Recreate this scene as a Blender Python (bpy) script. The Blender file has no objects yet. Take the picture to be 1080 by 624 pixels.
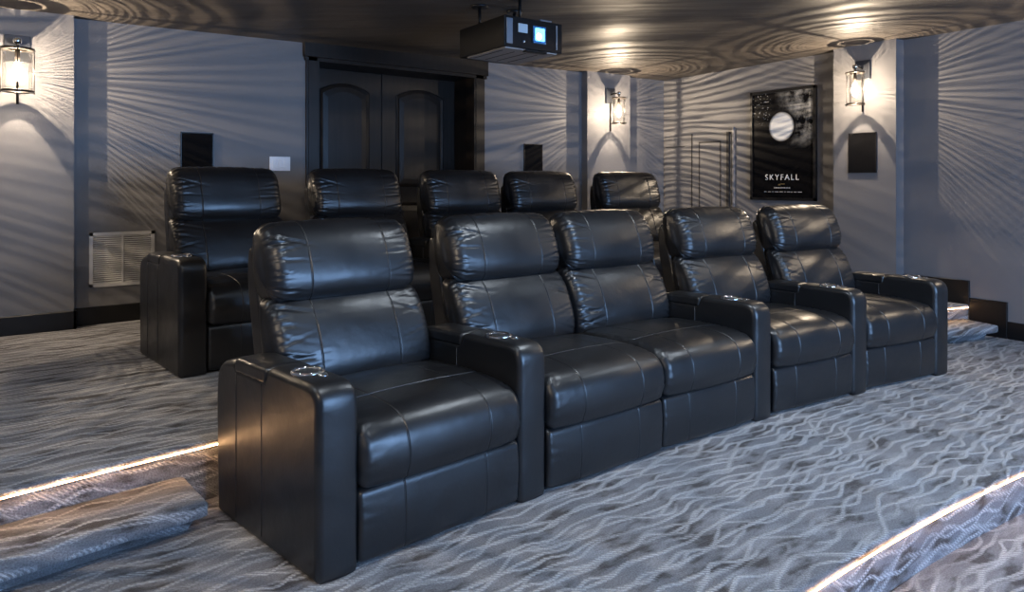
import bpy, bmesh, math, random
from mathutils import Vector, Matrix
sin, cos, PI, sqrt = math.sin, math.cos, math.pi, math.sqrt
R = math.radians
sc = bpy.context.scene
col = sc.collection
random.seed(7)

# ------------------------------------------------------------------ frame of the room
# x runs along the rear wall, y towards the rear wall, z up; eye of the camera stands at (0, 0, 1.32)
XL, XR, YB, YF = -1.05, 6.80, 6.05, -3.2
CX, CY = 2.31, -13.72                      # centre of the curved platforms and seat rows
P_BACK, P_MID, P_LOW = 0.25, 0.0, -0.22     # platform heights
R_BACK, R_FRONT = 16.85, 14.97              # radii of the platform edges
def ceil_z(x, y): return 2.553 + .0155 * (x - .537) + .008 * (YB - y)
def arc(rad, phi): return (CX - rad * sin(phi), CY + rad * cos(phi))
def yarc(rad, x): return CY + sqrt(rad * rad - (x - CX) ** 2)

# ------------------------------------------------------------------ node helper
class NT:
    def __init__(s, tree):
        s.t = tree; s.n = tree.nodes; s.l = tree.links
    def add(s, kind, **kw):
        n = s.n.new(kind)
        for k, v in kw.items(): setattr(n, k, v)
        return n
    def put(s, sock, v):
        if isinstance(v, bpy.types.NodeSocket): s.l.new(v, sock)
        elif v is not None: sock.default_value = v
    def m(s, op, a, b=None, c=None, clamp=False):
        n = s.add('ShaderNodeMath', operation=op, use_clamp=clamp)
        s.put(n.inputs[0], a); s.put(n.inputs[1], b); s.put(n.inputs[2], c)
        return n.outputs[0]
    def comb(s, x, y, z):
        n = s.add('ShaderNodeCombineXYZ'); s.put(n.inputs[0], x); s.put(n.inputs[1], y); s.put(n.inputs[2], z)
        return n.outputs[0]
    def sep(s, v):
        n = s.add('ShaderNodeSeparateXYZ'); s.put(n.inputs[0], v); return n.outputs
    def noise(s, v, scale, detail=2, rough=.5):
        n = s.add('ShaderNodeTexNoise'); s.put(n.inputs['Vector'], v)
        n.inputs['Scale'].default_value = scale; n.inputs['Detail'].default_value = detail
        n.inputs['Roughness'].default_value = rough
        return n.outputs[0]
    def rng(s, v, a, b, c=0., d=1., smooth=False):
        n = s.add('ShaderNodeMapRange'); n.clamp = True
        if smooth: n.interpolation_type = 'SMOOTHSTEP'
        s.put(n.inputs[0], v)
        for i, x in enumerate((a, b, c, d)): s.put(n.inputs[i + 1], x)
        return n.outputs[0]
    def mix(s, f, a, b):
        n = s.add('ShaderNodeMix', data_type='RGBA'); s.put(n.inputs[0], f)
        s.put(n.inputs[6], a if isinstance(a, bpy.types.NodeSocket) else (*a, 1))
        s.put(n.inputs[7], b if isinstance(b, bpy.types.NodeSocket) else (*b, 1))
        return n.outputs[2]
    def bump(s, h, strength=.3, dist=.01):
        n = s.add('ShaderNodeBump'); s.put(n.inputs['Height'], h)
        n.inputs['Strength'].default_value = strength; n.inputs['Distance'].default_value = dist
        return n.outputs[0]

def mat(name):
    m = bpy.data.materials.new(name); m.use_nodes = True
    t = NT(m.node_tree); b = m.node_tree.nodes['Principled BSDF']
    return m, t, b
def plain(name, colr, rough=.5, metal=0., spec=.5, bumpscale=0, bs=.1, bd=.002):
    m, t, b = mat(name)
    b.inputs['Base Color'].default_value = (*colr, 1); b.inputs['Roughness'].default_value = rough
    b.inputs['Metallic'].default_value = metal; b.inputs['Specular IOR Level'].default_value = spec
    if bumpscale:
        tc = t.add('ShaderNodeTexCoord')
        n = t.noise(tc.outputs['Object'], bumpscale, 3)
        t.put(b.inputs['Normal'], t.bump(n, bs, bd))
    return m

# ------------------------------------------------------------------ materials
def make_leather():
    m, t, b = mat('black_leather')
    tc = t.add('ShaderNodeTexCoord')
    o = tc.outputs['Object']
    big = t.noise(o, 5.0, 2)
    grain = t.noise(o, 240, 2)
    soft = t.noise(o, 13, 3)
    b.inputs['Base Color'].default_value = (.011, .011, .012, 1)
    t.put(b.inputs['Roughness'], t.rng(big, .3, .7, .30, .42))
    b.inputs['Specular IOR Level'].default_value = .72
    h = t.m('ADD', t.m('MULTIPLY', soft, .9), t.m('MULTIPLY', grain, .05))
    t.put(b.inputs['Normal'], t.bump(h, .2, .012))
    return m
LEATHER = make_leather()
SEAM = plain('seam_thread', (.03, .03, .032), .45)
BASEMAT = plain('black_base_cloth', (.01, .01, .01), .8)
CHROME = plain('polished_chrome', (.85, .86, .88), .08, 1.)
WELL = plain('cup_well_black', (.012, .012, .014), .12)

def make_carpet():
    m, t, b = mat('wave_carpet')
    g = t.add('ShaderNodeNewGeometry')
    x, y, z = t.sep(g.outputs['Position'])[:3]
    yy = t.m('ADD', y, z)
    v = t.comb(x, yy, 0.)
    # long waves along x: several families of wandering lines
    def lines(sp, ox, sx, sy, amp, width, seed):
        nv = t.comb(t.m('MULTIPLY', x, sx), t.m('MULTIPLY', yy, sy), seed)
        w = t.noise(nv, 1.0, 1, .35)
        c = t.m('ADD', t.m('MULTIPLY', yy, 1. / sp), t.m('MULTIPLY', w, amp))
        c = t.m('ADD', c, ox)
        f = t.m('ABSOLUTE', t.m('SUBTRACT', t.m('FRACT', c), .5))
        return f
    f1 = lines(.078, .0, 4.2, 1.0, 2.3, .1, 1.3)
    f2 = lines(.098, .37, 5.4, 1.2, 1.9, .1, 9.1)
    f3 = lines(.15, .61, 3.3, 1.2, 2.5, .1, 17.7)
    tick = t.m('SINE', t.m('MULTIPLY', t.m('ADD', x, t.m('MULTIPLY', yy, 1.3)), 300.))
    tw = t.m('MULTIPLY', tick, .035)
    l1 = t.rng(t.m('ADD', f1, tw), .08, .155, 1., 0., True)
    l2 = t.rng(t.m('ADD', f2, tw), .07, .135, 1., 0., True)
    l3 = t.rng(t.m('ADD', f3, tw), .05, .10, 1., 0., True)
    brk = t.rng(t.noise(v, 2.6, 2), .36, .54, .3, 1.)
    brk2 = t.rng(t.noise(t.comb(x, yy, 4.), 3.1, 2), .38, .56, .15, 1.)
    ln = t.m('MAXIMUM', t.m('MAXIMUM', t.m('MULTIPLY', l1, brk), t.m('MULTIPLY', l2, brk2)), t.m('MULTIPLY', l3, .8))
    ln = t.m('MULTIPLY', ln, t.rng(tick, -.5, .5, .35, 1.))
    nv = t.comb(t.m('MULTIPLY', x, 4.2), t.m('MULTIPLY', yy, 9.5), 2.)
    blot = t.noise(nv, 1.0, 3, .6)
    fine = t.noise(v, 150, 3, .7)
    base = t.mix(t.rng(blot, .40, .50), (.055, .046, .043), (.20, .198, .210))
    base = t.mix(t.rng(t.noise(nv, 1.1, 3), .50, .68, 0, .8), base, (.35, .35, .37))
    c = t.mix(t.m('MULTIPLY', ln, .85), base, (.70, .70, .72))
    mul = t.add('ShaderNodeMix', data_type='RGBA', blend_type='MULTIPLY'); mul.inputs[0].default_value = 1.
    t.l.new(c, mul.inputs[6])
    fr = t.rng(fine, .25, .75, .45, 1.4)
    t.l.new(t.comb(fr, fr, fr), mul.inputs[7])
    t.put(b.inputs['Base Color'], mul.outputs[2])
    b.inputs['Roughness'].default_value = .95
    b.inputs['Specular IOR Level'].default_value = .15
    b.inputs['Sheen Weight'].default_value = .2
    h = t.m('ADD', t.m('MULTIPLY', ln, .6), t.m('MULTIPLY', fine, .9))
    t.put(b.inputs['Normal'], t.bump(h, .9, .008))
    return m
CARPET = make_carpet()

def make_wall():
    m, t, b = mat('grey_wall_paint')
    g = t.add('ShaderNodeNewGeometry')
    n = t.noise(g.outputs['Position'], 2.2, 3)
    x, y, z = t.sep(g.outputs['Position'])[:3]
    st = t.noise(t.comb(t.m('MULTIPLY', t.m('ADD', x, y), 3.), 0., t.m('MULTIPLY', z, 60.)), 1., 2)
    c = t.mix(n, (.165, .164, .172), (.20, .197, .203))
    t.put(b.inputs['Base Color'], c)
    b.inputs['Roughness'].default_value = .55
    b.inputs['Specular IOR Level'].default_value = .35
    t.put(b.inputs['Normal'], t.bump(t.m('ADD', t.m('MULTIPLY', st, .3), t.noise(g.outputs['Position'], 90, 2)), .12, .003))
    return m
WALL = make_wall()

def make_ceiling():
    m, t, b = mat('dark_brushed_ceiling')
    g = t.add('ShaderNodeNewGeometry')
    x, y, z = t.sep(g.outputs['Position'])[:3]
    # brush strokes lie across the line of sight down the room
    u = t.m('ADD', t.m('MULTIPLY', x, .811), t.m('MULTIPLY', y, -.585))
    w = t.m('ADD', t.m('MULTIPLY', x, .585), t.m('MULTIPLY', y, .811))
    st = t.noise(t.comb(t.m('MULTIPLY', u, 1.3), t.m('MULTIPLY', w, 9.), 0.), 1., 3)
    cl = t.noise(g.outputs['Position'], 1.1, 3)
    t.put(b.inputs['Base Color'], t.mix(st, (.05, .043, .038), (.14, .121, .103)))
    t.put(b.inputs['Roughness'], t.rng(cl, .3, .7, .46, .62))
    b.inputs['Specular IOR Level'].default_value = .3
    t.put(b.inputs['Normal'], t.bump(t.m('ADD', st, t.m('MULTIPLY', cl, .6)), .35, .03))
    return m
CEIL = make_ceiling()

def make_wood():
    m, t, b = mat('espresso_wood')
    tc = t.add('ShaderNodeTexCoord')
    x, y, z = t.sep(tc.outputs['Object'])[:3]
    gr = t.noise(t.comb(t.m('MULTIPLY', x, 26.), t.m('MULTIPLY', y, 26.), t.m('MULTIPLY', z, 1.6)), 1., 4, .6)
    bl = t.noise(tc.outputs['Object'], 1.8, 2)
    t.put(b.inputs['Base Color'], t.mix(t.m('MULTIPLY', gr, bl), (.004, .0036, .0038), (.050, .038, .030)))
    b.inputs['Roughness'].default_value = .38; b.inputs['Specular IOR Level'].default_value = .25
    t.put(b.inputs['Normal'], t.bump(gr, .15, .003))
    return m
WOOD = make_wood()
BASEB = plain('black_baseboard_paint', (.006, .0055, .006), .45, spec=.3)
BLACKMETAL = plain('dark_bronze_metal', (.05, .043, .038), .35, .8, bumpscale=60)
PLATE = plain('slate_backplate', (.06, .066, .08), .4, .5)
GRILLE = plain('black_speaker_cloth', (.005, .005, .006), .9, spec=.1, bumpscale=400, bs=.5)
WHITEPAINT = plain('white_enamel', (.62, .61, .60), .4)
SWITCHPL = plain('white_switch_plastic', (.80, .82, .86), .3)
PROJ = plain('projector_black_plastic', (.008, .008, .009), .35, spec=.3, bumpscale=90)
PROJLIT = plain('projector_lit_underside', (.34, .33, .32), .5)  # bounce light from the floor painted in as a lighter grey
PROJSLOT = plain('projector_slot_black', (.01, .01, .01), .6)
SILVER = plain('brushed_silver_strip', (.35, .42, .52), .3, .7)

def emit(name, colr, strength, transp=False):
    m = bpy.data.materials.new(name); m.use_nodes = True
    t = NT(m.node_tree); m.node_tree.nodes.clear()
    out = t.add('ShaderNodeOutputMaterial'); e = t.add('ShaderNodeEmission')
    e.inputs[0].default_value = (*colr, 1); e.inputs[1].default_value = strength
    if transp:
        a = t.add('ShaderNodeAddShader'); tr = t.add('ShaderNodeBsdfTransparent')
        t.l.new(e.outputs[0], a.inputs[0]); t.l.new(tr.outputs[0], a.inputs[1]); t.l.new(a.outputs[0], out.inputs[0])
    else: t.l.new(e.outputs[0], out.inputs[0])
    return m
LED = emit('warm_led_rope', (1., .55, .25), 15.)
BULB = emit('glowing_bulb', (1., .88, .70), 4., True)
LENSGLOW = emit('projector_beam_glow', (.08, .35, 1.), 3.5)
LENSCORE = emit('projector_lens_core', (.6, .85, 1.), 9.)
SCREEN = emit('blue_white_screen', (.32, .56, 1.), 7.8)
DOWNL = emit('fill_downlight_lens', (.80, .90, 1.), 8.)

def make_glass():
    m = bpy.data.materials.new('thin_ribbed_glass'); m.use_nodes = True
    t = NT(m.node_tree); m.node_tree.nodes.clear()
    out = t.add('ShaderNodeOutputMaterial'); mx = t.add('ShaderNodeMixShader')
    tr = t.add('ShaderNodeBsdfTransparent'); gl = t.add('ShaderNodeBsdfGlossy')
    tr.inputs[0].default_value = (.96, .95, .93, 1); gl.inputs['Roughness'].default_value = .12
    lw = t.add('ShaderNodeLayerWeight'); lw.inputs[0].default_value = .25
    t.l.new(t.m('MULTIPLY', lw.outputs['Fresnel'], .6), mx.inputs[0])
    t.l.new(tr.outputs[0], mx.inputs[1]); t.l.new(gl.outputs[0], mx.inputs[2]); t.l.new(mx.outputs[0], out.inputs[0])
    return m
GLASS = make_glass()

# ------------------------------------------------------------------ mesh helpers
def link(name, me, m=None, parent=None, smooth=False):
    o = bpy.data.objects.new(name, me); col.objects.link(o)
    if m is not None: me.materials.append(m)
    if parent: o.parent = parent
    if smooth: me.polygons.foreach_set('use_smooth', [len(p.vertices) < 5 for p in me.polygons])
    return o
def obj(name, bm, m=None, parent=None, smooth=False):
    bmesh.ops.recalc_face_normals(bm, faces=bm.faces)
    me = bpy.data.meshes.new(name); bm.to_mesh(me); bm.free()
    return link(name, me, m, parent, smooth)
def tag(o, label=None, cat=None, group=None, kind=None):
    if label: o['label'] = label
    if cat: o['category'] = cat
    if group: o['group'] = group
    if kind: o['kind'] = kind
    return o
def empty(name, loc, rz=0):
    o = bpy.data.objects.new(name, None); o.empty_display_size = .1; col.objects.link(o)
    o.location = loc; o.rotation_euler = (0, 0, rz); return o
def box(bm, x0, x1, y0, y1, z0, z1):
    vs = [bm.verts.new((x, y, z)) for x in (x0, x1) for y in (y0, y1) for z in (z0, z1)]
    for f in ((0, 1, 3, 2), (4, 6, 7, 5), (0, 4, 5, 1), (2, 3, 7, 6), (0, 2, 6, 4), (1, 5, 7, 3)):
        bm.faces.new([vs[i] for i in f])
    return vs
def bevbox(x0, x1, y0, y1, z0, z1, r=.005, seg=2):
    bm = bmesh.new(); box(bm, x0, x1, y0, y1, z0, z1)
    bmesh.ops.bevel(bm, geom=bm.edges[:], offset=r, segments=seg, profile=.5, affect='EDGES')
    return bm
def struct(name, bm, m, smooth=False):
    o = obj(name, bm, m, None, smooth); o['kind'] = 'structure'; return o
def lathe(bm, prof, n=32, c=(0, 0, 0), axis='z', closed=False):
    rings = []
    for (r, h) in prof:
        ring = []
        for i in range(n):
            a = 2 * PI * i / n
            p = (r * cos(a), r * sin(a), h)
            if axis == 'y': p = (p[0], p[2], p[1])
            if axis == 'x': p = (p[2], p[0], p[1])
            ring.append(bm.verts.new((p[0] + c[0], p[1] + c[1], p[2] + c[2])))
        rings.append(ring)
    k = len(rings)
    for a in range(k if closed else k - 1):
        A, B = rings[a], rings[(a + 1) % k]
        for i in range(n): bm.faces.new((A[i], A[(i + 1) % n], B[(i + 1) % n], B[i]))
    if not closed:
        bm.faces.new(rings[0]); bm.faces.new(rings[-1])
def tube(bm, pts, r, n=8):
    pts = [Vector(p) for p in pts]; rings = []
    for i, p in enumerate(pts):
        d = (pts[min(i + 1, len(pts) - 1)] - pts[max(i - 1, 0)]).normalized()
        up = Vector((0, 0, 1)) if abs(d.z) < .9 else Vector((1, 0, 0))
        a = d.cross(up).normalized(); b = d.cross(a)
        rings.append([bm.verts.new(p + a * r * cos(2 * PI * k / n) + b * r * sin(2 * PI * k / n)) for k in range(n)])
    for A, B in zip(rings, rings[1:]):
        for k in range(n): bm.faces.new((A[k], A[(k + 1) % n], B[(k + 1) % n], B[k]))
    bm.faces.new(rings[0]); bm.faces.new(rings[-1])
def catmull(P, n, closed=True):
    out = []; k = len(P)
    for i in range(k):
        p0, p1, p2, p3 = (P[(i + j - 1) % k] for j in range(4))
        for s in range(n):
            t = s / n
            out.append(tuple(.5 * ((2 * b) + (-a + c) * t + (2 * a - 5 * b + 4 * c - d) * t * t + (-a + 3 * b - 3 * c + d) * t ** 3)
                             for a, b, c, d in zip(p0, p1, p2, p3)))
    return out
def resample(P, n):
    L = [0.]
    for a, b in zip(P, P[1:] + P[:1]): L.append(L[-1] + math.dist(a, b))
    out = []; j = 0; T = L[-1]; Q = P + P[:1]
    for i in range(n):
        s = T * i / n
        while L[j + 1] < s: j += 1
        f = (s - L[j]) / max(1e-9, L[j + 1] - L[j])
        out.append(tuple(Q[j][k] + (Q[j + 1][k] - Q[j][k]) * f for k in (0, 1)))
    return out
def rounded(P, rads, seg=5):
    """polygon with rounded corners"""
    out = []; k = len(P)
    for i in range(k):
        p = Vector(P[i]); a = (Vector(P[i - 1]) - p); b = (Vector(P[(i + 1) % k]) - p)
        r = rads[i]
        if r <= 0: out.append(tuple(p)); continue
        A = p + a.normalized() * min(r, a.length * .49); B = p + b.normalized() * min(r, b.length * .49)
        for s in range(seg + 1):
            t = s / seg
            out.append(tuple(A * (1 - t) ** 2 + p * 2 * t * (1 - t) + B * t * t))
    return out
def loft(prof, w, r_end, n=72, seams=(), crown=0., puck=0., pfreq=18., pdec=.07, seamw=.0022, seamd=.0034, seed=0, xn=18, puckzone=None, topz=None, topamp=.004, right=.55, dome=True):
    """closed (y,z) profile swept across x from -w/2 to w/2, ends rounded, edges gathered"""
    P = resample(prof, n)
    area = sum(P[i][0] * P[(i + 1) % n][1] - P[(i + 1) % n][0] * P[i][1] for i in range(n))
    sgn = 1 if area > 0 else -1
    N = []
    for i in range(n):
        a, b = P[i - 1], P[(i + 1) % n]
        tx, ty = b[0] - a[0], b[1] - a[1]; l = math.hypot(tx, ty) or 1
        N.append((sgn * ty / l, -sgn * tx / l))
    rnd = random.Random(seed)
    T = sum(math.dist(P[i], P[(i + 1) % n]) for i in range(n))
    folds = {-1: [], 1: []}
    if puck:
        for sd in (-1, 1):
            q = 0.
            while q < T:
                q += rnd.uniform(.55, 1.5) / pfreq
                folds[sd].append((q % T, rnd.uniform(.10, .24) / pfreq, rnd.uniform(.35, 1.5) * pdec, puck * rnd.uniform(.5, 1.6), rnd.uniform(-.35, .35)))
    tops = [(rnd.uniform(-w / 2, w / 2), rnd.uniform(.006, .012), rnd.uniform(.02, .07), rnd.uniform(.3, 1.) * topamp, rnd.uniform(-.3, .3)) for _ in range(26)] if topz else []
    ktop = max(range(n), key=lambda i: P[i][1]) if topz else 0
    arcl = [0.]
    for i in range(n): arcl.append(arcl[-1] + math.dist(P[i], P[(i + 1) % n]))
    h = w / 2
    xs = set()
    for k in range(9):
        t = k / 8
        d = r_end * (1 - cos(t * PI / 2)) if False else r_end * (1 - sin((1 - t) * PI / 2))
        xs.add(round(-h + d, 5)); xs.add(round(h - d, 5))
    for k in range(xn + 1): xs.add(round(-h + r_end + (w - 2 * r_end) * k / xn, 5))
    if puck:
        for k in range(1, 13):
            xs.add(round(-h + r_end + pdec * k / 5, 5)); xs.add(round(h - r_end - pdec * k / 5, 5))
    for s in seams:
        for q in (-4, -2.2, -1.3, -.7, 0, .7, 1.3, 2.2, 4): xs.add(round(s + q * seamw, 5))
    xs = sorted(xs)
    X = [xs[0]]
    for x in xs[1:]:
        if x - X[-1] > .0008: X.append(x)
    bm = bmesh.new(); rings = []
    for x in X:
        d = h - abs(x)
        ins = 0.
        if d < r_end: ins = r_end - sqrt(max(0., r_end ** 2 - (r_end - d) ** 2))
        off = -ins + crown * (1 - (x / h) ** 2)
        for s in seams: off -= seamd * math.exp(-((x - s) / seamw) ** 2)
        ring = []
        sd = -1 if x < 0 else 1
        for i in range(n):
            o = off
            if puck and d < pdec * 4.5:
                sfrac = arcl[i]; z = 1. if puckzone is None else puckzone(P[i])
                env = min(1., d / (r_end * .5)) * (1. if sd < 0 else right) * z
                for (q, sg, L, am, sl) in folds[sd]:
                    ds = (sfrac - q + sl * d + T / 2) % T - T / 2
                    if abs(ds) < 3 * sg:
                        o -= am * env * (math.exp(-(ds / sg) ** 2) - .35 * math.exp(-((ds - 1.6 * sg) / sg) ** 2)) * math.exp(-(d / L) ** 1.5 * .35)
            if tops:
                da = abs(arcl[i] - arcl[ktop]); da = min(da, T - da)
                for (xk, sg, L, am, sl) in tops:
                    if da < 3 * L: o -= am * math.exp(-((x - xk - sl * da) / sg) ** 2) * math.exp(-da / L) * min(1., max(0., d - .02) / .03)
            y = P[i][0] + N[i][0] * o; zz = P[i][1] + N[i][1] * o
            ring.append(bm.verts.new((x, y, zz)))
        rings.append(ring)
    for A, B in zip(rings, rings[1:]):
        for i in range(n): bm.faces.new((A[i], A[(i + 1) % n], B[(i + 1) % n], B[i]))
    if not dome:
        for ring in (rings[0], rings[-1]): bm.faces.new(ring)
        return bm
    for ring, sx in ((rings[0], -1), (rings[-1], 1)):           # softly domed ends
        cy = sum(v.co.y for v in ring) / n; cz = sum(v.co.z for v in ring) / n; x0 = ring[0].co.x
        prev = ring
        for f, bl in ((.8, .10), (.55, .2), (.28, .26)):
            cur = [bm.verts.new((x0 + sx * r_end * bl, cy + (v.co.y - cy) * f, cz + (v.co.z - cz) * f)) for v in ring]
            for i in range(n): bm.faces.new((prev[i], prev[(i + 1) % n], cur[(i + 1) % n], cur[i]))
            prev = cur
        c = bm.verts.new((x0 + sx * r_end * .28, cy, cz))
        for i in range(n): bm.faces.new((prev[i], prev[(i + 1) % n], c))
    return bm

# ================================================================== SHELL
def prism_x(x0, x1, pf, nx=80):
    """profile pf(x)->[(y,z)..] swept over x, closed solid"""
    bm = bmesh.new(); rings = []
    for k in range(nx + 1):
        x = x0 + (x1 - x0) * k / nx
        rings.append([bm.verts.new((x, y, z)) for y, z in pf(x)])
    n = len(rings[0])
    for A, B in zip(rings, rings[1:]):
        for i in range(n): bm.faces.new((A[i], A[(i + 1) % n], B[(i + 1) % n], B[i]))
    bm.faces.new(rings[0]); bm.faces.new(rings[-1])
    return bm
bm = bmesh.new(); box(bm, XL, XR, YF, 1.25, P_LOW - .1, P_LOW); struct('floor', bm, CARPET)
def mid_profile(x):
    y0 = yarc(R_FRONT, x); y1 = yarc(R_BACK, x) + .1
    p = [(y1, P_LOW - .1), (y0 + .012, P_LOW - .1)]
    p += [(y0 + .012, -.035)]
    for k in range(7):
        a = PI + .6 - (PI / 2 + .6) * k / 6
        p.append((y0 + .018 + .022 * cos(a), -.022 + .022 * sin(a)))
    p += [(y0 + .3, 0.), (y1, 0.)]
    return p
struct('floor_seating_tier', prism_x(XL, XR, mid_profile), CARPET)
def back_profile(x):
    y0 = yarc(R_BACK, x); y1 = YB + .02
    p = [(y1, -.02), (y0 + .008, -.02), (y0 + .008, P_BACK - .035)]
    for k in range(7):
        a = PI + .6 - (PI / 2 + .6) * k / 6
        p.append((y0 + .015 + .02 * cos(a), P_BACK - .02 + .02 * sin(a)))
    p += [(y0 + .3, P_BACK), (y1, P_BACK)]
    return p
struct('floor_upper_tier', prism_x(XL, XR, back_profile), CARPET)

# ceiling: a slab that follows ceil_z
bm = bmesh.new()
vs = []
for (x, y) in ((XL - .3, YF - .3), (XR + .3, YF - .3), (XR + .3, YB + .9), (XL - .3, YB + .9)):
    z = ceil_z(x, y); vs.append((bm.verts.new((x, y, z)), bm.verts.new((x, y, z + .2))))
bm.faces.new([v[0] for v in vs]); bm.faces.new([v[1] for v in vs])
for i in range(4): a, b = vs[i], vs[(i + 1) % 4]; bm.faces.new((a[0], b[0], b[1], a[1]))
struct('ceiling', bm, CEIL)

DX0, DX1, DH, DY = 2.19, 3.872, 2.44, 6.42     # door opening, head height, plane of the leaves
ZT = 2.72
bm = bmesh.new()
box(bm, XL, DX0, YB, YB + .5, -.02, ZT); box(bm, DX1, XR, YB, YB + .5, -.02, ZT)
box(bm, DX0, DX1, YB, YB + .5, DH, ZT)
struct('wall_back', bm, WALL)
bm = bmesh.new(); box(bm, DX0 - .02, DX1 + .02, YB + .46, YB + .5, P_BACK, DH + .02); struct('wall_door_backing', bm, BASEB)
bm = bmesh.new(); box(bm, XR, XR + .15, YF, YB + .5, P_LOW, ZT); struct('wall_right', bm, WALL)
bm = bmesh.new(); box(bm, XL - .15, XL, YF, YB + .5, P_LOW, ZT); struct('wall_left', bm, WALL)
bm = bmesh.new(); box(bm, XL, XR, YF - .15, YF, P_LOW, ZT); struct('wall_front', bm, WALL)
# three shallow piers that carry the sconces
bm = bmesh.new(); box(bm, -.34, .324, YB - .10, YB + .02, P_BACK, ceil_z(0, YB) + .04); struct('wall_pier_left', bm, WALL)
bm = bmesh.new(); box(bm, 5.377, 6.079, YB - .10, YB + .02, P_BACK, ceil_z(5.7, YB) + .04); struct('wall_pier_middle', bm, WALL)
bm = bmesh.new(); box(bm, XR - .15, XR + .02, 3.078, 3.684, P_BACK, ceil_z(XR, 3.3) + .04); struct('wall_pier_right', bm, WALL)
# baseboards
def base(name, boxes):
    bm = bmesh.new()
    for b in boxes:
        bb = bevbox(*b, .004, 1); me = bpy.data.meshes.new('t'); bb.to_mesh(me); bm.from_mesh(me); bb.free(); bpy.data.meshes.remove(me)
    struct(name, bm, BASEB)
bh = P_BACK + .135
base('baseboard_back', [(XL, -.34, YB - .018, YB + .005, P_BACK, bh), (.324, DX0 - .11, YB - .018, YB + .005, P_BACK, bh),
                        (-.34 - .0, .324 + .016, YB - .118, YB - .095, P_BACK, bh), (.318, .34, YB - .118, YB, P_BACK, bh),
                        (DX1 + .11, 5.377, YB - .018, YB + .005, P_BACK, bh), (5.36, 6.095, YB - .118, YB - .095, P_BACK, bh),
                        (6.079, XR, YB - .018, YB + .005, P_BACK, bh)])
base('baseboard_right', [(XR - .018, XR + .005, 3.684, YB, P_BACK, .44), (XR - .168, XR - .145, 3.062, 3.70, P_BACK, .44),
                         (XR - .168, XR, 3.062, 3.084, P_BACK, .44),
                         (XR - .02, XR + .005, 2.521, 3.078, P_BACK - .02, .46),
                         (XR - .02, XR + .005, 2.236, 2.521, .0, .31),
                         (XR - .02, XR + .005, .75, 2.236, 0., .146)])

# steps against the riser -------------------------------------------------------------
def step_obj(phi0, phi1, label):
    bm = bmesh.new(); rings = []
    zt = .13
    prof = [(16.652, 0.0), (16.652, zt - .066), (16.62, zt - .070)]
    for k in range(9):
        a = -PI / 2 - PI * k / 8 * .93
        prof.append((16.592 + .036 * cos(a), zt - .036 + .036 * sin(a)))
    prof += [(16.70, zt), (16.853, zt), (16.853, zt - .07), (16.853, 0.0)]
    nseg = max(4, int(abs(phi1 - phi0) / R(.5)))
    m = len(prof)
    inner = []
    def ring(phi, ins, drop):
        out = []
        for (r, z) in prof:
            rr = max(r, 16.556 + ins) if r < 16.7 else r
            zz = min(z, zt - drop)
            ph_ = phi if z > zt - .068 else max(min(phi0, phi1) + .003, min(max(phi0, phi1) - .003, phi))
            x, y = arc(rr, ph_); out.append(bm.verts.new((x, y, zz)))
        return out
    e = .03 / 16.7
    s = 1 if phi1 > phi0 else -1
    seq = [(phi0, .02, .02), (phi0 + s * e * .3, .007, .006), (phi0 + s * e, 0, 0)]
    for k in range(1, nseg): seq.append((phi0 + (phi1 - phi0) * k / nseg, 0, 0))
    seq += [(phi1 - s * e, 0, 0), (phi1 - s * e * .3, .007, .006), (phi1, .02, .02)]
    R_ = [ring(*q) for q in seq]
    for A, B in zip(R_, R_[1:]):
        for i in range(m): bm.faces.new((A[i], A[(i + 1) % m], B[(i + 1) % m], B[i]))
    bm.faces.new(R_[0]); bm.faces.new(R_[-1])
    o = obj('carpeted_step', bm, CARPET, None, True)
    tag(o, label, 'step')
    return o
step_obj(R(6.0), math.asin((CX - XL - .02) / 16.85), 'long carpeted step in the left foreground below the glowing tier edge')
step_obj(-R(11.0), -math.asin((6.68 - CX) / 16.6), 'short carpeted step behind the far end of the front seat row by the right wall')

# LED ropes along the two platform edges
def led(rad, z, x0, x1, label):
    bm = bmesh.new(); pts = []
    n = 150
    for k in range(n + 1):
        x = x0 + (x1 - x0) * k / n
        pts.append((x, yarc(rad, x), z))
    tube(bm, pts, .0032, 6)
    o = obj('light_strip', bm, LED, None, True); tag(o, label, 'light strip')
led(R_BACK - .011, P_BACK - .022, XL + .03, XR - .04, 'warm glowing light strip under the lip of the upper tier behind the front row')
led(R_FRONT - .010, P_MID - .022, XL + .03, XR - .04, 'warm glowing light strip along the front platform lip at bottom right')

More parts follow.
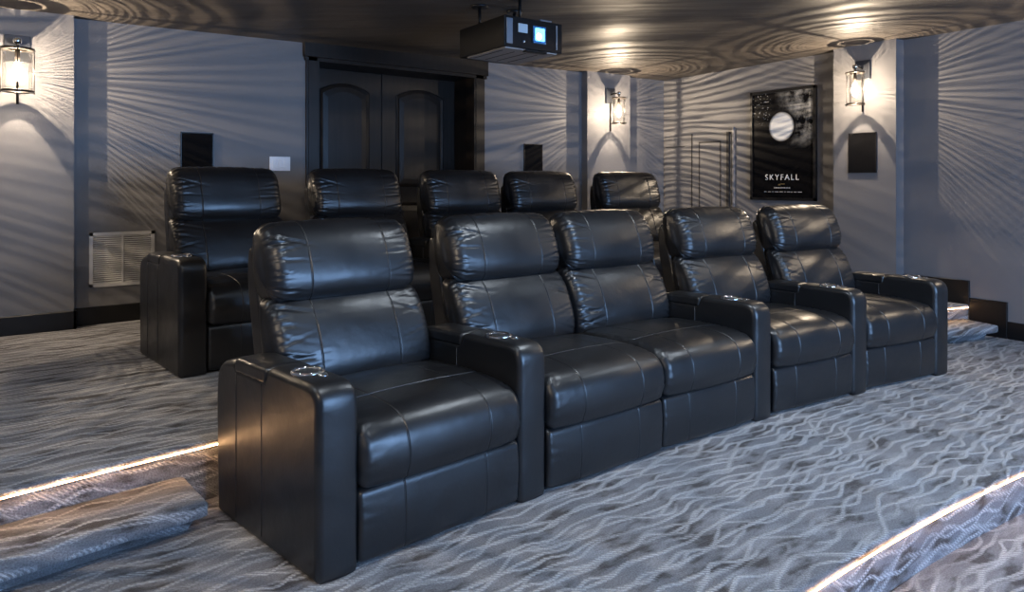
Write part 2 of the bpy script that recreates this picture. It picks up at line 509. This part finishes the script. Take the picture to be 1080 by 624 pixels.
# ================================================================== RECLINERS
SW, AW = .727, .152
def arm_profile():
    P = [(-.012, .001), (-.014, .645), (.335, .648), (.345, .605), (.575, .603), (.59, .632), (.745, .60), (.76, .45), (.745, .001)]
    rad = [.006, .075, .02, .012, .012, .03, .09, .05, .02]
    return rounded(P, rad, 6)
def make_arm(parent, x, splay=0., name='armrest'):
    pz = lambda p: max(0., 1 - ((p[0] - .0) / .11) ** 2) * max(0., min(1., (p[1] - .42) / .08)) * 1.
    bm = loft(arm_profile(), AW, .022, n=150, crown=.008, puck=.0035, pfreq=26, pdec=.018, seed=int(x * 10) + 5, puckzone=pz, xn=10, dome=False)
    a = obj(name, bm, LEATHER, parent, True); a.location = (x, 0, 0)
    # padded lid over the storage dip
    lp = rounded([(.342, .592), (.338, .645), (.585, .642), (.582, .592)], [.006, .018, .03, .006], 5)
    l = obj('armrest_pad', loft(lp, AW + .006, .012, n=60, crown=.009, puck=.002, pfreq=12, pdec=.02, xn=10, dome=False), LEATHER, a, True)
    # seams on the outer faces
    for sx in (-1, 1):
        bm = bmesh.new()
        for yy, zt in ((.37, .585), (.575, .585)):
            tube(bm, [(sx * (AW / 2 + .0002), yy, .03 + (zt - .03) * k / 6) for k in range(7)], .0022, 6)
        obj('seam', bm, SEAM, a, True)
        bm = bmesh.new()
        tube(bm, [(sx * (AW / 2 - .010), .012 + .0, .02 + k * .09) for k in range(6)] +
                 [(sx * (AW / 2 - .010), .016 + .045 * (1 - cos(q * PI / 10)), .52 + .107 * sin(q * PI / 10)) for q in range(1, 6)], .003, 6)
        obj('piping', bm, LEATHER, a, True)
    # cup holder: chrome ring, dark well, and a chrome button
    bm = bmesh.new()
    zt = .653
    lathe(bm, [(.058, zt - .004), (.056, zt + .006), (.050, zt + .009), (.042, zt + .006), (.040, zt - .006), (.050, zt - .012)], 40, (0, .185, 0), closed=True)
    ring = obj('cup_holder', bm, CHROME, a, True)
    bm = bmesh.new(); lathe(bm, [(.041, zt - .003), (.030, zt - .002), (.002, zt - .0025)][::-1] if False else [(.002, zt - .002), (.041, zt - .002), (.041, zt - .01), (.002, zt - .01)], 32, (0, .185, 0))
    obj('cup_well', bm, WELL, ring, False)
    bm = bmesh.new(); lathe(bm, [(.017, zt - .008), (.017, zt + .002), (.012, zt + .007), (.002, zt + .008)], 24, (.012, .105, 0))
    obj('control_button', bm, CHROME, a, True)
    if splay: a.rotation_euler = (0, 0, splay)
    return a

def kids(o): return [c for c in bpy.data.objects if c.parent == o]
def make_recliner(name, arms=(), skew=0., lift=0.):
    root = empty(name, (0, 0, 0))
    seams = (-.185, .185)
    # seat cushion
    P = catmull([(.02, .264), (-.028, .305), (-.038, .37), (-.022, .44), (.03, .485), (.14, .506), (.33, .512), (.54, .50), (.64, .46), (.64, .34), (.58, .28), (.30, .262)], 8)
    obj('seat_cushion', loft(P, SW, .035, n=110, seams=seams, crown=.012, puck=.012, pfreq=34, pdec=.022, seed=2), LEATHER, root, True)
    bm = bmesh.new(); tube(bm, [(x_, .205, .5095 + .012 * (1 - (2 * x_ / SW) ** 2) - (.03 if abs(x_) > SW / 2 - .02 else 0)) for x_ in [(-.5 + k / 24) * (SW - .02) for k in range(25)]], .0035, 6)
    obj('piping', bm, LEATHER, root, True)
    P = rounded([(.03, .012), (-.012, .016), (-.022, .16), (-.012, .262), (.03, .272), (.06, .26), (.06, .02)], [.01, .02, .06, .02, .02, .01, .01], 5)
    obj('footrest', loft(P, SW, .018, n=90, seams=seams, crown=.006, puck=.0015, pfreq=16, pdec=.02, seed=3, dome=False), LEATHER, root, True)
    # back: lumbar cushion and head cushion in front of the shell
    B = .045
    P = catmull([(y + B, z) for y, z in [(.555, .44), (.500, .48), (.482, .56), (.505, .66), (.545, .755), (.595, .82), (.65, .842), (.69, .82), (.68, .68), (.64, .50), (.60, .44)]], 8)
    obj('lumbar_cushion', loft(P, SW + .004, .045, n=120, seams=seams, crown=.012, puck=.012, pfreq=33, pdec=.046, seed=4, xn=24), LEATHER, root, True)
    P = catmull([(y + B, z) for y, z in [(.625, .824), (.585, .848), (.570, .91), (.590, 1.00), (.628, 1.085 + lift), (.68, 1.135 + lift), (.735, 1.145 + lift), (.785, 1.11 + lift), (.80, 1.01), (.785, .90), (.74, .83), (.69, .815)]], 8)
    obj('head_cushion', loft(P, SW - .026, .062, n=130, seams=seams, crown=.014, puck=.013, pfreq=30, pdec=.046, seed=5, xn=44, topz=1.), LEATHER, root, True)
    P = rounded([(y + B, z) for y, z in [(.62, .14), (.60, .40), (.74, .99), (.77, 1.05), (.80, 1.04), (.81, .9), (.72, .45), (.72, .14)]], [.02, .05, .05, .03, .03, .1, .1, .02], 5)
    obj('back_shell', loft(P, SW - .03, .015, n=90, crown=.004, xn=8, dome=False), LEATHER, root, True)
    bm = bevbox(-SW / 2 + .001, SW / 2 - .001, .03, .66, .0, .30, .004); obj('base', bm, BASEMAT, root)
    for s in arms:
        make_arm(root, s * (SW / 2 + AW / 2))
    def lean(o):
        for c in kids(o):
            for v in c.data.vertices: v.co.x -= skew * v.co.y
            lean(c)
    lean(root)
    return root

def copy_tree(o, parent=None):
    c = o.copy(); col.objects.link(c); c.parent = parent
    for ch in kids(o): copy_tree(ch, c)
    return c
FR, BR = 16.02, 17.89
both = make_recliner('leather_recliner', (-1, 1), .105)     # end seat with an arm on both sides
right = make_recliner('leather_recliner', (1,), .12)
noarm = make_recliner('leather_recliner', (), .125)
both_b = make_recliner('leather_recliner', (-1, 1), .055, .022)
right_b = make_recliner('leather_recliner', (1,), .055, .022)
noarm_b = make_recliner('leather_recliner', (), .055, .022)
LAB_F = ['black leather recliner nearest the camera, leftmost of the front row, arms on both sides',
         'black leather recliner second from left in the front row, without armrests',
         'black leather recliner in the middle of the front row, one armrest on its right',
         'black leather recliner second from right in the front row',
         'black leather recliner at the far right end of the front row']
LAB_B = ['black leather recliner at the left end of the back row beside the white vent grille',
         'black leather recliner in the back row in front of the left door leaf',
         'black leather recliner in the back row in front of the right door leaf',
         'black leather recliner in the back row before the small black speaker beside the doors',
         'black leather recliner at the right end of the back row below the middle sconce']
def place(src, first, rad, phi, z, label, group, turn=0.):
    o = src if first else copy_tree(src)
    x, y = arc(rad, R(phi)); o.location = (x, y, z); o.rotation_euler = (0, 0, R(phi + turn))
    tag(o, label, 'recliner', group)
    return o
GF, GB = 'recliners in the front row', 'recliners in the back row'
place(both, True, FR - .03, 3.62, P_MID, LAB_F[0], GF, 1.2)
place(noarm, True, FR - .02, .45, P_MID, LAB_F[1], GF, .6)
place(right, True, FR, -2.2, P_MID, LAB_F[2], GF, 1.2)
place(right, False, FR + .02, -5.45, P_MID, LAB_F[3], GF)
place(right, False, FR + .04, -8.62, P_MID, LAB_F[4], GF)
place(both_b, True, BR, 3.5, P_BACK, LAB_B[0], GB, .5)
place(right_b, True, BR, .62, P_BACK, LAB_B[1], GB)
place(noarm_b, True, BR, -2.24, P_BACK, LAB_B[2], GB)
place(right_b, False, BR, -4.74, P_BACK, LAB_B[3], GB)
place(right_b, False, BR, -7.78, P_BACK, LAB_B[4], GB)

# ================================================================== DOORS
def arch_panel(x0, x1, z0, z1, rise, n=14):
    """outline of a panel with an arched head"""
    pts = [(x0, z0), (x1, z0)]
    for k in range(n + 1):
        t = k / n; x = x1 + (x0 - x1) * t
        pts.append((x, z1 - rise + rise * (1 - (2 * t - 1) ** 2)))
    return pts
def panel_mesh(pts, y, depth, inset):
    bm = bmesh.new()
    cx = sum(p[0] for p in pts) / len(pts); cz = sum(p[1] for p in pts) / len(pts)
    x0, x1 = min(p[0] for p in pts), max(p[0] for p in pts); z0, z1 = min(p[1] for p in pts), max(p[1] for p in pts)
    def sh(i):
        fx = 1 - 2 * i / (x1 - x0); fz = 1 - 2 * i / (z1 - z0)
        mx, mz = (x0 + x1) / 2, (z0 + z1) / 2
        return [(mx + (p[0] - mx) * fx, mz + (p[1] - mz) * fz) for p in pts]
    loops = []
    for (i, yy) in ((0, y), (0, y - depth), (.012, y - depth - .006), (.024, y - depth), (inset, y - depth * .35), (inset + .05, y - depth * .8)):
        loops.append([bm.verts.new((a, yy, b)) for a, b in sh(i)])
    n = len(pts)
    for A, B in zip(loops, loops[1:]):
        for i in range(n): bm.faces.new((A[i], A[(i + 1) % n], B[(i + 1) % n], B[i]))
    bm.faces.new(loops[-1]); bm.faces.new(loops[0])
    return bm
mid = (DX0 + DX1) / 2 - .02
for k, (a, b) in enumerate(((DX0 + .012, mid - .004), (mid + .004, DX1 - .012))):
    leaf = obj('door_%d' % (k + 1), bevbox(a, b, DY, DY + .045, P_BACK + .005, DH - .01, .004, 1), WOOD); leaf['kind'] = 'structure'
    obj('door_panel', panel_mesh(arch_panel(a + .14, b - .15, 1.28, 2.30, .075), DY, .010, .035), WOOD, leaf)
    obj('door_panel', panel_mesh([(a + .14, .45), (b - .15, .45), (b - .15, 1.12), (a + .14, 1.12)], DY, .012, .035), WOOD, leaf)
    bm = bmesh.new(); hx = mid + (-.07 if k == 0 else .07)
    lathe(bm, [(.024, .0), (.024, -.008), (.008, -.012), (.008, -.04), (.022, -.048), (.022, -.062), (.004, -.07)], 20, (hx, DY, 1.20), 'y')
    obj('door_knob', bm, BLACKMETAL, leaf, True)
bm = bmesh.new(); box(bm, mid - .018, mid + .018, DY - .012, DY + .002, P_BACK, DH - .012); struct('trim_1', bm, WOOD)
# casing, jamb lining and crown
bm = bmesh.new()
for (x0, x1) in ((DX0 - .11, DX0 + .01), (DX1 - .01, DX1 + .12)):
    box(bm, x0, x1, YB - .022, YB + .01, P_BACK, DH + .03)
    box(bm, x0 + .02, x1 - .02, YB - .030, YB - .02, P_BACK, DH + .03)
box(bm, DX0 - .002, DX0 + .012, YB, DY + .02, P_BACK, DH); box(bm, DX1 - .012, DX1 + .002, YB, DY + .02, P_BACK, DH)
box(bm, DX0, DX1, YB, DY + .02, DH - .012, DH + .005)
struct('trim_2', bm, WOOD)
bm = bmesh.new()
x0, x1 = DX0 - .135, DX1 + .155
ch = bevbox(x0, x1, YB - .045, YB + .01, DH + .012, ceil_z(3, YB) + .03, .004, 1)
me = bpy.data.meshes.new('t'); ch.to_mesh(me); bm.from_mesh(me)
box(bm, x0 + .012, x1 - .012, YB - .03, YB + .01, DH - .02, DH + .014)
struct('trim_3', bm, WOOD)

# flush panel door on the right wall near the corner
hd = obj('door_3', bevbox(XR - .012, XR + .004, 5.0, 6.02, P_BACK + .19, 1.90, .003, 1), WALL); hd['kind'] = 'structure'
def groove(boxes, name, m, par):
    bm = bmesh.new()
    for b in boxes: box(bm, *b)
    return obj(name, bm, m, par)
DARKLINE = plain('dark_gap', (.03, .028, .028), .7)
TRIMGREY = plain('grey_trim_strip', (.22, .215, .22), .5)
groove([(XR - .0165, XR - .011, 5.573, 5.590, .44, 1.93)], 'edge_strip', DARKLINE, hd)
groove([(XR - .018, XR - .011, 5.148, 5.160, .44, 1.82), (XR - .018, XR - .011, 5.459, 5.471, .44, 1.82), (XR - .018, XR - .011, 5.148, 5.471, 1.808, 1.826)], 'inner_frame', DARKLINE, hd)
groove([(XR - .028, XR - .011, 5.025, 5.060, .44, 1.925)], 'hinge_gap', DARKLINE, hd)
groove([(XR - .03, XR + .002, 4.960, 4.978, .44, 1.975)], 'stop_bead', TRIMGREY, hd)
groove([(XR - .0165, XR - .011, 5.70, 6.0, 1.775, 1.785)], 'cross_line', DARKLINE, hd)

# ================================================================== WALL FITTINGS
def speaker(label, w, h, loc, rz):
    root = empty('wall_speaker', loc, rz)
    obj('speaker_grille', bevbox(-w / 2 + .006, w / 2 - .006, -.010, -.002, -h / 2 + .006, h / 2 - .006, .002, 1), GRILLE, root)
    bm = bmesh.new()
    for b in ((-w / 2, w / 2, -.012, 0, h / 2 - .008, h / 2), (-w / 2, w / 2, -.012, 0, -h / 2, -h / 2 + .008), (-w / 2, -w / 2 + .008, -.012, 0, -h / 2, h / 2), (w / 2 - .008, w / 2, -.012, 0, -h / 2, h / 2)):
        box(bm, *b)
    obj('speaker_frame', bm, PROJ, root)
    tag(root, label, 'speaker', 'square in-wall speakers')
speaker('black wall speaker behind the leftmost back-row seat beside the light switches', .25, .39, (1.18, YB, 1.54), 0)
speaker('black wall speaker to the right of the dark double doors', .26, .39, (4.652, YB, 1.56), 0)
speaker('black wall speaker under the right sconce on the pier beside the poster', .27, .39, (XR - .15, 3.39, 1.615), R(-90))

sw = empty('light_switch', (1.852, YB, 1.49)); tag(sw, 'white three-gang light switch plate left of the dark doors', 'light switch')
obj('switch_plate', bevbox(-.09, .09, -.007, 0, -.062, .062, .003), SWITCHPL, sw)
for k in (-1, 0, 1): obj('rocker', bevbox(k * .047 - .017, k * .047 + .017, -.012, -.004, -.034, .034, .002), SWITCHPL, sw)

vt = empty('vent_grille', (.647, YB, .737)); tag(vt, 'white louvred return air vent low on the left wall', 'vent')
bm = bmesh.new(); W_, H_ = .221, .207
for b in ((-W_, W_, -.012, 0, H_ - .025, H_), (-W_, W_, -.012, 0, -H_, -H_ + .025), (-W_, -W_ + .025, -.012, 0, -H_, H_), (W_ - .025, W_, -.012, 0, -H_, H_), (-.006, .006, -.013, 0, -H_, H_)):
    box(bm, *b)
obj('vent_frame', bm, WHITEPAINT, vt)
for side in (-1, 1):
    for k in range(24):
        z = -H_ + .032 + k * (2 * H_ - .064) / 23
        bm = bmesh.new(); x0, x1 = (-W_ + .024, -.006) if side < 0 else (.006, W_ - .024)
        v = [bm.verts.new(p) for p in ((x0, -.009, z - .004), (x1, -.009, z - .004), (x1, -.001, z + .005), (x0, -.001, z + .005),
                                       (x0, -.008, z - .0055), (x1, -.008, z - .0055), (x1, 0.0, z + .0035), (x0, 0.0, z + .0035))]
        for f in ((0, 1, 2, 3), (7, 6, 5, 4), (0, 4, 5, 1), (3, 2, 6, 7), (0, 3, 7, 4), (1, 5, 6, 2)): bm.faces.new([v[i] for i in f])
        obj('louvre', bm, WHITEPAINT, vt)
bm = bmesh.new(); box(bm, -W_ + .02, W_ - .02, -.0012, 0, -H_ + .02, H_ - .02); obj('vent_backing', bm, plain('vent_shadow_brown', (.09, .08, .075), .8), vt)

# ================================================================== POSTER
def poster_mat():
    m, t, b = mat('poster_print')
    tc = t.add('ShaderNodeTexCoord'); x, y, z = t.sep(tc.outputs['Object'])[:3]   # x across, z up, metres from centre
    dx = t.m('DIVIDE', t.m('SUBTRACT', x, -.01), .145); dz = t.m('DIVIDE', t.m('SUBTRACT', z, .20), .155)
    r = t.m('SQRT', t.m('ADD', t.m('MULTIPLY', dx, dx), t.m('MULTIPLY', dz, dz)))
    disc = t.rng(r, .86, 1.06, 1., 0.)
    v = t.comb(x, 0., z)
    cl = t.rng(t.noise(v, 6.5, 6, .65), .42, .68)
    zone = t.m('MULTIPLY', t.rng(z, -.05, .22), t.rng(x, -.10, .16))
    rim = t.m('MULTIPLY', t.rng(r, 1.1, 1.5), zone)
    fl = t.m('MULTIPLY', t.rng(t.noise(v, 42, 3), .60, .66), t.m('MULTIPLY', t.m('MULTIPLY', t.rng(z, .22, .34), t.rng(x, -.13, -.19)), t.rng(r, 1.1, 1.25)))
    g = t.m('MAXIMUM', disc, t.m('MAXIMUM', t.m('MULTIPLY', t.m('MULTIPLY', cl, rim), .45), t.m('MULTIPLY', fl, .55)))
    t.put(b.inputs['Base Color'], t.mix(g, (.004, .004, .005), (.86, .87, .87)))
    b.inputs['Roughness'].default_value = .25
    b.inputs['Specular IOR Level'].default_value = .15
    return m
ps = empty('framed_poster', (XR, 4.337, 1.74), R(-90)); tag(ps, 'tall black framed film poster with a white disc, left of the right sconce pier', 'poster')
pw, phh = .395, .61
bm = bmesh.new()
for b in ((-pw, pw, -.035, 0, phh - .03, phh), (-pw, pw, -.035, 0, -phh, -phh + .03), (-pw, -pw + .028, -.035, 0, -phh, phh), (pw - .028, pw, -.035, 0, -phh, phh)): box(bm, *b)
obj('frame', bm, plain('satin_black_frame', (.008, .008, .009), .3), ps)
bm = bmesh.new(); box(bm, -pw + .02, pw - .02, -.020, -.006, -phh + .02, phh - .02); obj('print', bm, poster_mat(), ps)
WHITEINK = plain('white_ink', (.85, .85, .85), .6)
def text(s, size, x, z, m, parent, name, space=1.3, y=-.0215):
    cu = bpy.data.curves.new(name, 'FONT'); cu.body = s; cu.size = size; cu.align_x = 'CENTER'; cu.space_character = space; cu.extrude = .0006
    tmp = bpy.data.objects.new('tmp', cu); col.objects.link(tmp)
    dg = bpy.context.evaluated_depsgraph_get()
    me = bpy.data.meshes.new_from_object(tmp.evaluated_get(dg)); bpy.data.objects.remove(tmp)
    o = link(name, me, m, parent); o.rotation_euler = (PI / 2, 0, 0); o.location = (x, y, z); return o
text('SKYFALL', .088, -.005, -.385, WHITEINK, ps, 'title_lettering', 1.28)
bm = bmesh.new()
random.seed(3)
x = -.10
while x < .09:
    w = random.uniform(.008, .018); box(bm, x, x + w, -.0215, -.0195, -.478, -.464); x += w + .006
x = -.22
while x < .20:
    w = random.uniform(.015, .05); box(bm, x, x + w, -.0215, -.0195, -.520, -.512); x += w + random.uniform(.006, .02)
obj('small_print', bm, plain('grey_ink', (.45, .45, .45), .6), ps)
bm = bmesh.new(); box(bm, -.045, .03, -.0215, -.0195, -.433, -.426); box(bm, -.045, -.02, -.0215, -.0195, -.444, -.426)
obj('gold_mark', bm, plain('gold_ink', (.45, .28, .10), .5), ps)

# ================================================================== SCONCES
def make_sconce(parent_loc, rz, ztop, zbot, plate_z, label, rod_bottom, rr=.085, power=30.):
    """parent at the wall surface; local -y points into the room"""
    root = empty('wall_sconce', parent_loc, rz); tag(root, label, 'wall sconce', 'cylindrical glass lantern sconces')
    so = .152                                # distance of lantern axis from the wall
    H = ztop - zbot
    obj('back_plate', bevbox(-.075, .075, -.018, 0, plate_z[0], plate_z[1], .004), PLATE, root)
    bm = bmesh.new(); tube(bm, [(0, -.01, ztop + .045), (0, -.06, ztop + .055), (0, -so, ztop + .05)], .009, 10); obj('arm', bm, BLACKMETAL, root, True)
    bm = bmesh.new(); lathe(bm, [(.002, ztop + .004), (.010, ztop + .008), (.010, ztop + .028), (.022, ztop + .036), (.027, ztop + .050), (.022, ztop + .066), (.002, ztop + .074)], 24, (0, -so, 0))
    obj('finial', bm, CHROME, root, True)
    bm = bmesh.new(); lathe(bm, [(.002, ztop + .008), (.050, ztop + .004), (.050, ztop - .002), (.002, ztop - .002)], 40, (0, -so, 0)); cap = obj('cap', bm, BLACKMETAL, root, True)
    for k in range(3):
        a = 2 * PI * k / 3 + .5
        bm = bmesh.new(); tube(bm, [(.045 * cos(a), -so + .045 * sin(a), ztop), (rr * cos(a), -so + rr * sin(a), ztop)], .003, 6); obj('strut', bm, BLACKMETAL, cap)
    for nm, z, ri in (('top_ring', ztop - .012, .0565), ('bottom_ring', zbot, .068)):
        bm = bmesh.new(); lathe(bm, [(ri, z), (rr + .006, z), (rr + .008, z + .012), (rr, z + .014), (ri, z + .010)] , 48, (0, -so, 0), closed=True)
        obj(nm, bm, BLACKMETAL, root, True)
    for k in range(3):
        a = (0, PI, -PI / 2)[k]
        bm = bmesh.new(); tube(bm, [((rr + .003) * cos(a), -so + (rr + .003) * sin(a), z) for z in (zbot - .008, zbot + H * .5, ztop)], .0034, 8); obj('post', bm, BLACKMETAL, root, True)
    bm = bmesh.new()
    n = 48; rg = []
    for z in (zbot + .012, ztop - .012):
        rg.append([bm.verts.new(((rr - .006) * cos(2 * PI * i / n), -so + (rr - .006) * sin(2 * PI * i / n), z)) for i in range(n)])
    for i in range(n): bm.faces.new((rg[0][i], rg[0][(i + 1) % n], rg[1][(i + 1) % n], rg[1][i]))
    obj('glass_cylinder', bm, GLASS, root, True)
    zb = zbot + H * .47
    bm = bmesh.new(); lathe(bm, [(.002, zb - .07), (.016, zb - .062), (.03, zb - .03), (.031, zb + .0), (.022, zb + .04), (.014, zb + .065), (.002, zb + .068)], 24, (0, -so, 0)); obj('bulb', bm, BULB, root, True)
    bm = bmesh.new(); lathe(bm, [(.002, zb + .066), (.015, zb + .066), (.015, ztop - .002), (.002, ztop - .002)], 16, (0, -so, 0)); obj('socket', bm, BLACKMETAL, root, True)
    bm = bmesh.new(); tube(bm, [(0, -.014, plate_z[0] + .02), (0, -.014, rod_bottom)], .008, 10); obj('rod', bm, BLACKMETAL, root, True)
    # the lamp itself: light leaves in fans shaped by the ribbed glass
    li = bpy.data.lights.new('sconce_bulb', 'POINT'); li.energy = power; li.color = (1., .80, .58); li.shadow_soft_size = .004
    lo = bpy.data.objects.new('sconce_light', li); col.objects.link(lo); lo.parent = root; lo.location = (0, -so, zb)
    li.use_nodes = True; t = NT(li.node_tree)
    em = [n for n in t.n if n.type == 'EMISSION'][0]
    tc = t.add('ShaderNodeTexCoord'); x, y, z = t.sep(tc.outputs['Normal'])[:3]
    rad = t.m('SQRT', t.m('ADD', t.m('MULTIPLY', x, x), t.m('MULTIPLY', y, y)))
    e = t.m('DIVIDE', z, t.m('MAXIMUM', rad, .001)); az = t.m('ARCTAN2', y, x)
    n1 = t.noise(t.comb(t.m('MULTIPLY', az, 1.2), t.m('MULTIPLY', e, 9.), 0.), 1., 3)
    w = t.m('SINE', t.m('ADD', t.m('MULTIPLY', e, 92.), t.m('MULTIPLY', n1, 13.)))
    n2 = t.noise(t.comb(t.m('MULTIPLY', az, 2.2), t.m('MULTIPLY', e, 26.), 3.), 1., 2)
    pat = t.m('ADD', t.rng(w, -.8, .8, .2, 1.5), t.rng(n2, .3, .7, -.3, .45))
    rad2 = t.m('MULTIPLY', t.m('SINE', t.m('MULTIPLY', az, 46.)), t.rng(t.m('ABSOLUTE', e), .9, 1.4, 0., .22))
    side = t.rng(t.m('ABSOLUTE', e), 1.7, 1.9, 1., 0.)          # through the glass; steeper light leaves by the open ends
    pat = t.m('ADD', t.m('MULTIPLY', t.m('ADD', pat, rad2), side), t.m('MULTIPLY', t.m('SUBTRACT', 1., side), 1.1))
    back = t.rng(y, .12, .75, 1., .14)                         # strength cut towards the wall so the piers don't burn out
    t.put(em.inputs['Strength'], t.m('MULTIPLY', back, t.m('MAXIMUM', pat, .05)))
    return root
make_sconce((-.012, YB - .10, 0), 0, 2.247, 1.945, (2.17, 2.36), 'lit glass cylinder wall sconce at the far left of the rear wall', 1.875, .092)
make_sconce((5.738, YB - .10, 0), 0, 2.33, 2.02, (2.27, 2.455), 'lit glass cylinder wall sconce between the doors and the room corner', 1.94, .080)
make_sconce((XR - .15, 3.385, 0), R(-90), 2.383, 2.07, (2.325, 2.51), 'lit glass cylinder wall sconce on the pier right of the poster', 2.01, .080)

make_sconce((XR, .85, 0), R(-90), 2.40, 2.09, (2.34, 2.52), 'lit glass cylinder wall sconce on the right wall nearer the screen', 2.03, .080)
make_sconce((XL, 4.7, 0), R(90), 2.25, 1.94, (2.17, 2.36), 'lit glass cylinder wall sconce on the left wall beside the back row', 1.88, .080, 16.)
make_sconce((XL, .85, 0), R(90), 2.25, 1.94, (2.17, 2.36), 'lit glass cylinder wall sconce on the left wall nearer the screen', 1.88, .080)

# ================================================================== PROJECTOR
A0 = Vector((-.05, 4.53)); dd = Vector((.811, .585)); nn = Vector((-.585, .811))
# front left corner of the projector in room coordinates
px = .811 * A0.x + .585 * A0.y; py = -.585 * A0.x + .811 * A0.y
pj = empty('ceiling_projector', (px, py, 2.232)); tag(pj, 'black projector with a glowing blue lens hung from the ceiling', 'projector')
obj('body', bevbox(0, .50, 0, .57, 0, .208, .006), PROJ, pj)
obj('underside_panel', bevbox(.02, .47, .02, .50, -.008, .004, .003, 1), PROJLIT, pj)
for k in range(4):
    bm = bmesh.new(); box(bm, .05 + k * .10, .058 + k * .10, .10, .46, -.0095, -.007); obj('vent_slot', bm, PROJSLOT, pj)
obj('side_strip', bevbox(.015, .065, -.006, .004, .02, .19, .002, 1), SILVER, pj)
obj('side_strip', bevbox(.44, .452, -.006, .004, .02, .19, .002, 1), SILVER, pj)
obj('intake_label', bevbox(.112, .190, -.006, .003, .105, .165, .002, 1), plain('pale_blue_label', (.5, .62, .70), .4), pj)
lf = obj('lens_bezel', bevbox(.235, .345, -.012, .003, .045, .165, .006), plain('lens_bezel_blue', (.10, .30, .60), .25, .4), pj)
obj('lens_glow', bevbox(.250, .330, -.015, -.008, .062, .150, .006), LENSGLOW, lf)
bm = bmesh.new(); lathe(bm, [(.002, -.020), (.020, -.020), (.024, -.010)], 24, (.278, 0, .092), 'y'); obj('lens', bm, LENSCORE, lf, True)
bm = bmesh.new(); lathe(bm, [(.002, -.012), (.008, -.012), (.008, .0)], 16, (.155, 0, .045), 'y'); obj('indicator', bm, SILVER, pj, True)
obj('bottom_latch', bevbox(.18, .36, -.004, .04, -.018, -.004, .003), PROJ, pj)
obj('top_latch', bevbox(.30, .40, -.004, .03, .206, .216, .002, 1), SILVER, pj)
for (mx, my) in ((.09, .44), (.20, .10), (.40, .44)):
    zc = ceil_z(px + mx, py + my) - 2.232
    bm = bmesh.new(); tube(bm, [(mx, my, .20), (mx, my, zc - .01)], .012, 10); obj('mount_pole', bm, PROJ, pj, True)
    bm = bmesh.new(); lathe(bm, [(.06, zc - .016), (.06, zc + .004), (.002, zc + .004)][:2] + [(.002, zc + .004)], 24, (mx, my, 0)); obj('mount_plate', bm, PROJ, pj, True)

# ================================================================== LIGHT OF THE ROOM
# projection screen on the front wall, and unseen downlights added to brighten the front tiers
scr = empty('projection_screen', (3.0, YF, 1.30)); tag(scr, 'wide lit projection screen on the front wall', 'screen')
bm = bmesh.new(); box(bm, -1.75, 1.75, .01, .03, -1.0, 1.0); obj('screen_surface', bm, SCREEN, scr)
bm = bmesh.new()
for b in ((-1.83, 1.83, 0, .05, 1.0, 1.08), (-1.83, 1.83, 0, .05, -1.08, -1.0), (-1.83, -1.75, 0, .05, -1.0, 1.0), (1.75, 1.83, 0, .05, -1.0, 1.0)): box(bm, *b)
obj('screen_frame', bm, PROJ, scr)
DL = [(.9, 1.7, 24), (2.7, 2.0, 46), (4.4, 1.3, 46), (1.0, -.9, 28), (3.2, -.9, 45), (5.0, -.9, 40), (-.45, 2.7, 12)]  # added fill lamps out of view, for carpet, seats and left chair side
for (x, y, pwr) in DL:
    z = ceil_z(x, y)
    r_ = empty('fill_downlight', (x, y, z)); tag(r_, 'round ceiling downlight out of view, added to brighten the front tier', 'added ceiling light', 'added downlights')
    bm = bmesh.new(); lathe(bm, [(.062, .004), (.085, .004), (.085, -.004), (.062, -.007)], 32, closed=True); obj('trim_ring', bm, WHITEPAINT, r_, True)
    bm = bmesh.new(); lathe(bm, [(.002, .003), (.062, .003), (.062, -.001), (.002, -.001)], 32); obj('lens', bm, DOWNL, r_)
    li = bpy.data.lights.new('downlight', 'SPOT'); li.energy = pwr; li.color = (.80, .90, 1.); li.shadow_soft_size = .06; li.spot_size = R(125); li.spot_blend = .7
    lo = bpy.data.objects.new('fill_downlight_lamp', li); col.objects.link(lo); lo.parent = r_; lo.location = (0, 0, -.02)

w = bpy.data.worlds.new('World'); sc.world = w; w.use_nodes = True
w.node_tree.nodes['Background'].inputs[0].default_value = (.5, .6, .8, 1); w.node_tree.nodes['Background'].inputs[1].default_value = .05

# ================================================================== CAMERA
cam = bpy.data.cameras.new('Camera'); co = bpy.data.objects.new('Camera', cam); col.objects.link(co); sc.camera = co
co.location = (0, 0, 1.32)
cam.sensor_fit = 'HORIZONTAL'; cam.sensor_width = 36; cam.lens = 720 / 1080 * 36
cam.shift_y = -119 / 1080; cam.clip_start = .02
co.rotation_euler = (PI / 2, 0, -math.atan2(.585, .811))
vs_ = sc.view_settings
vs_.view_transform = 'Standard'; vs_.look = 'None'; vs_.gamma = 1; vs_.use_curve_mapping = False; vs_.exposure = 1.0
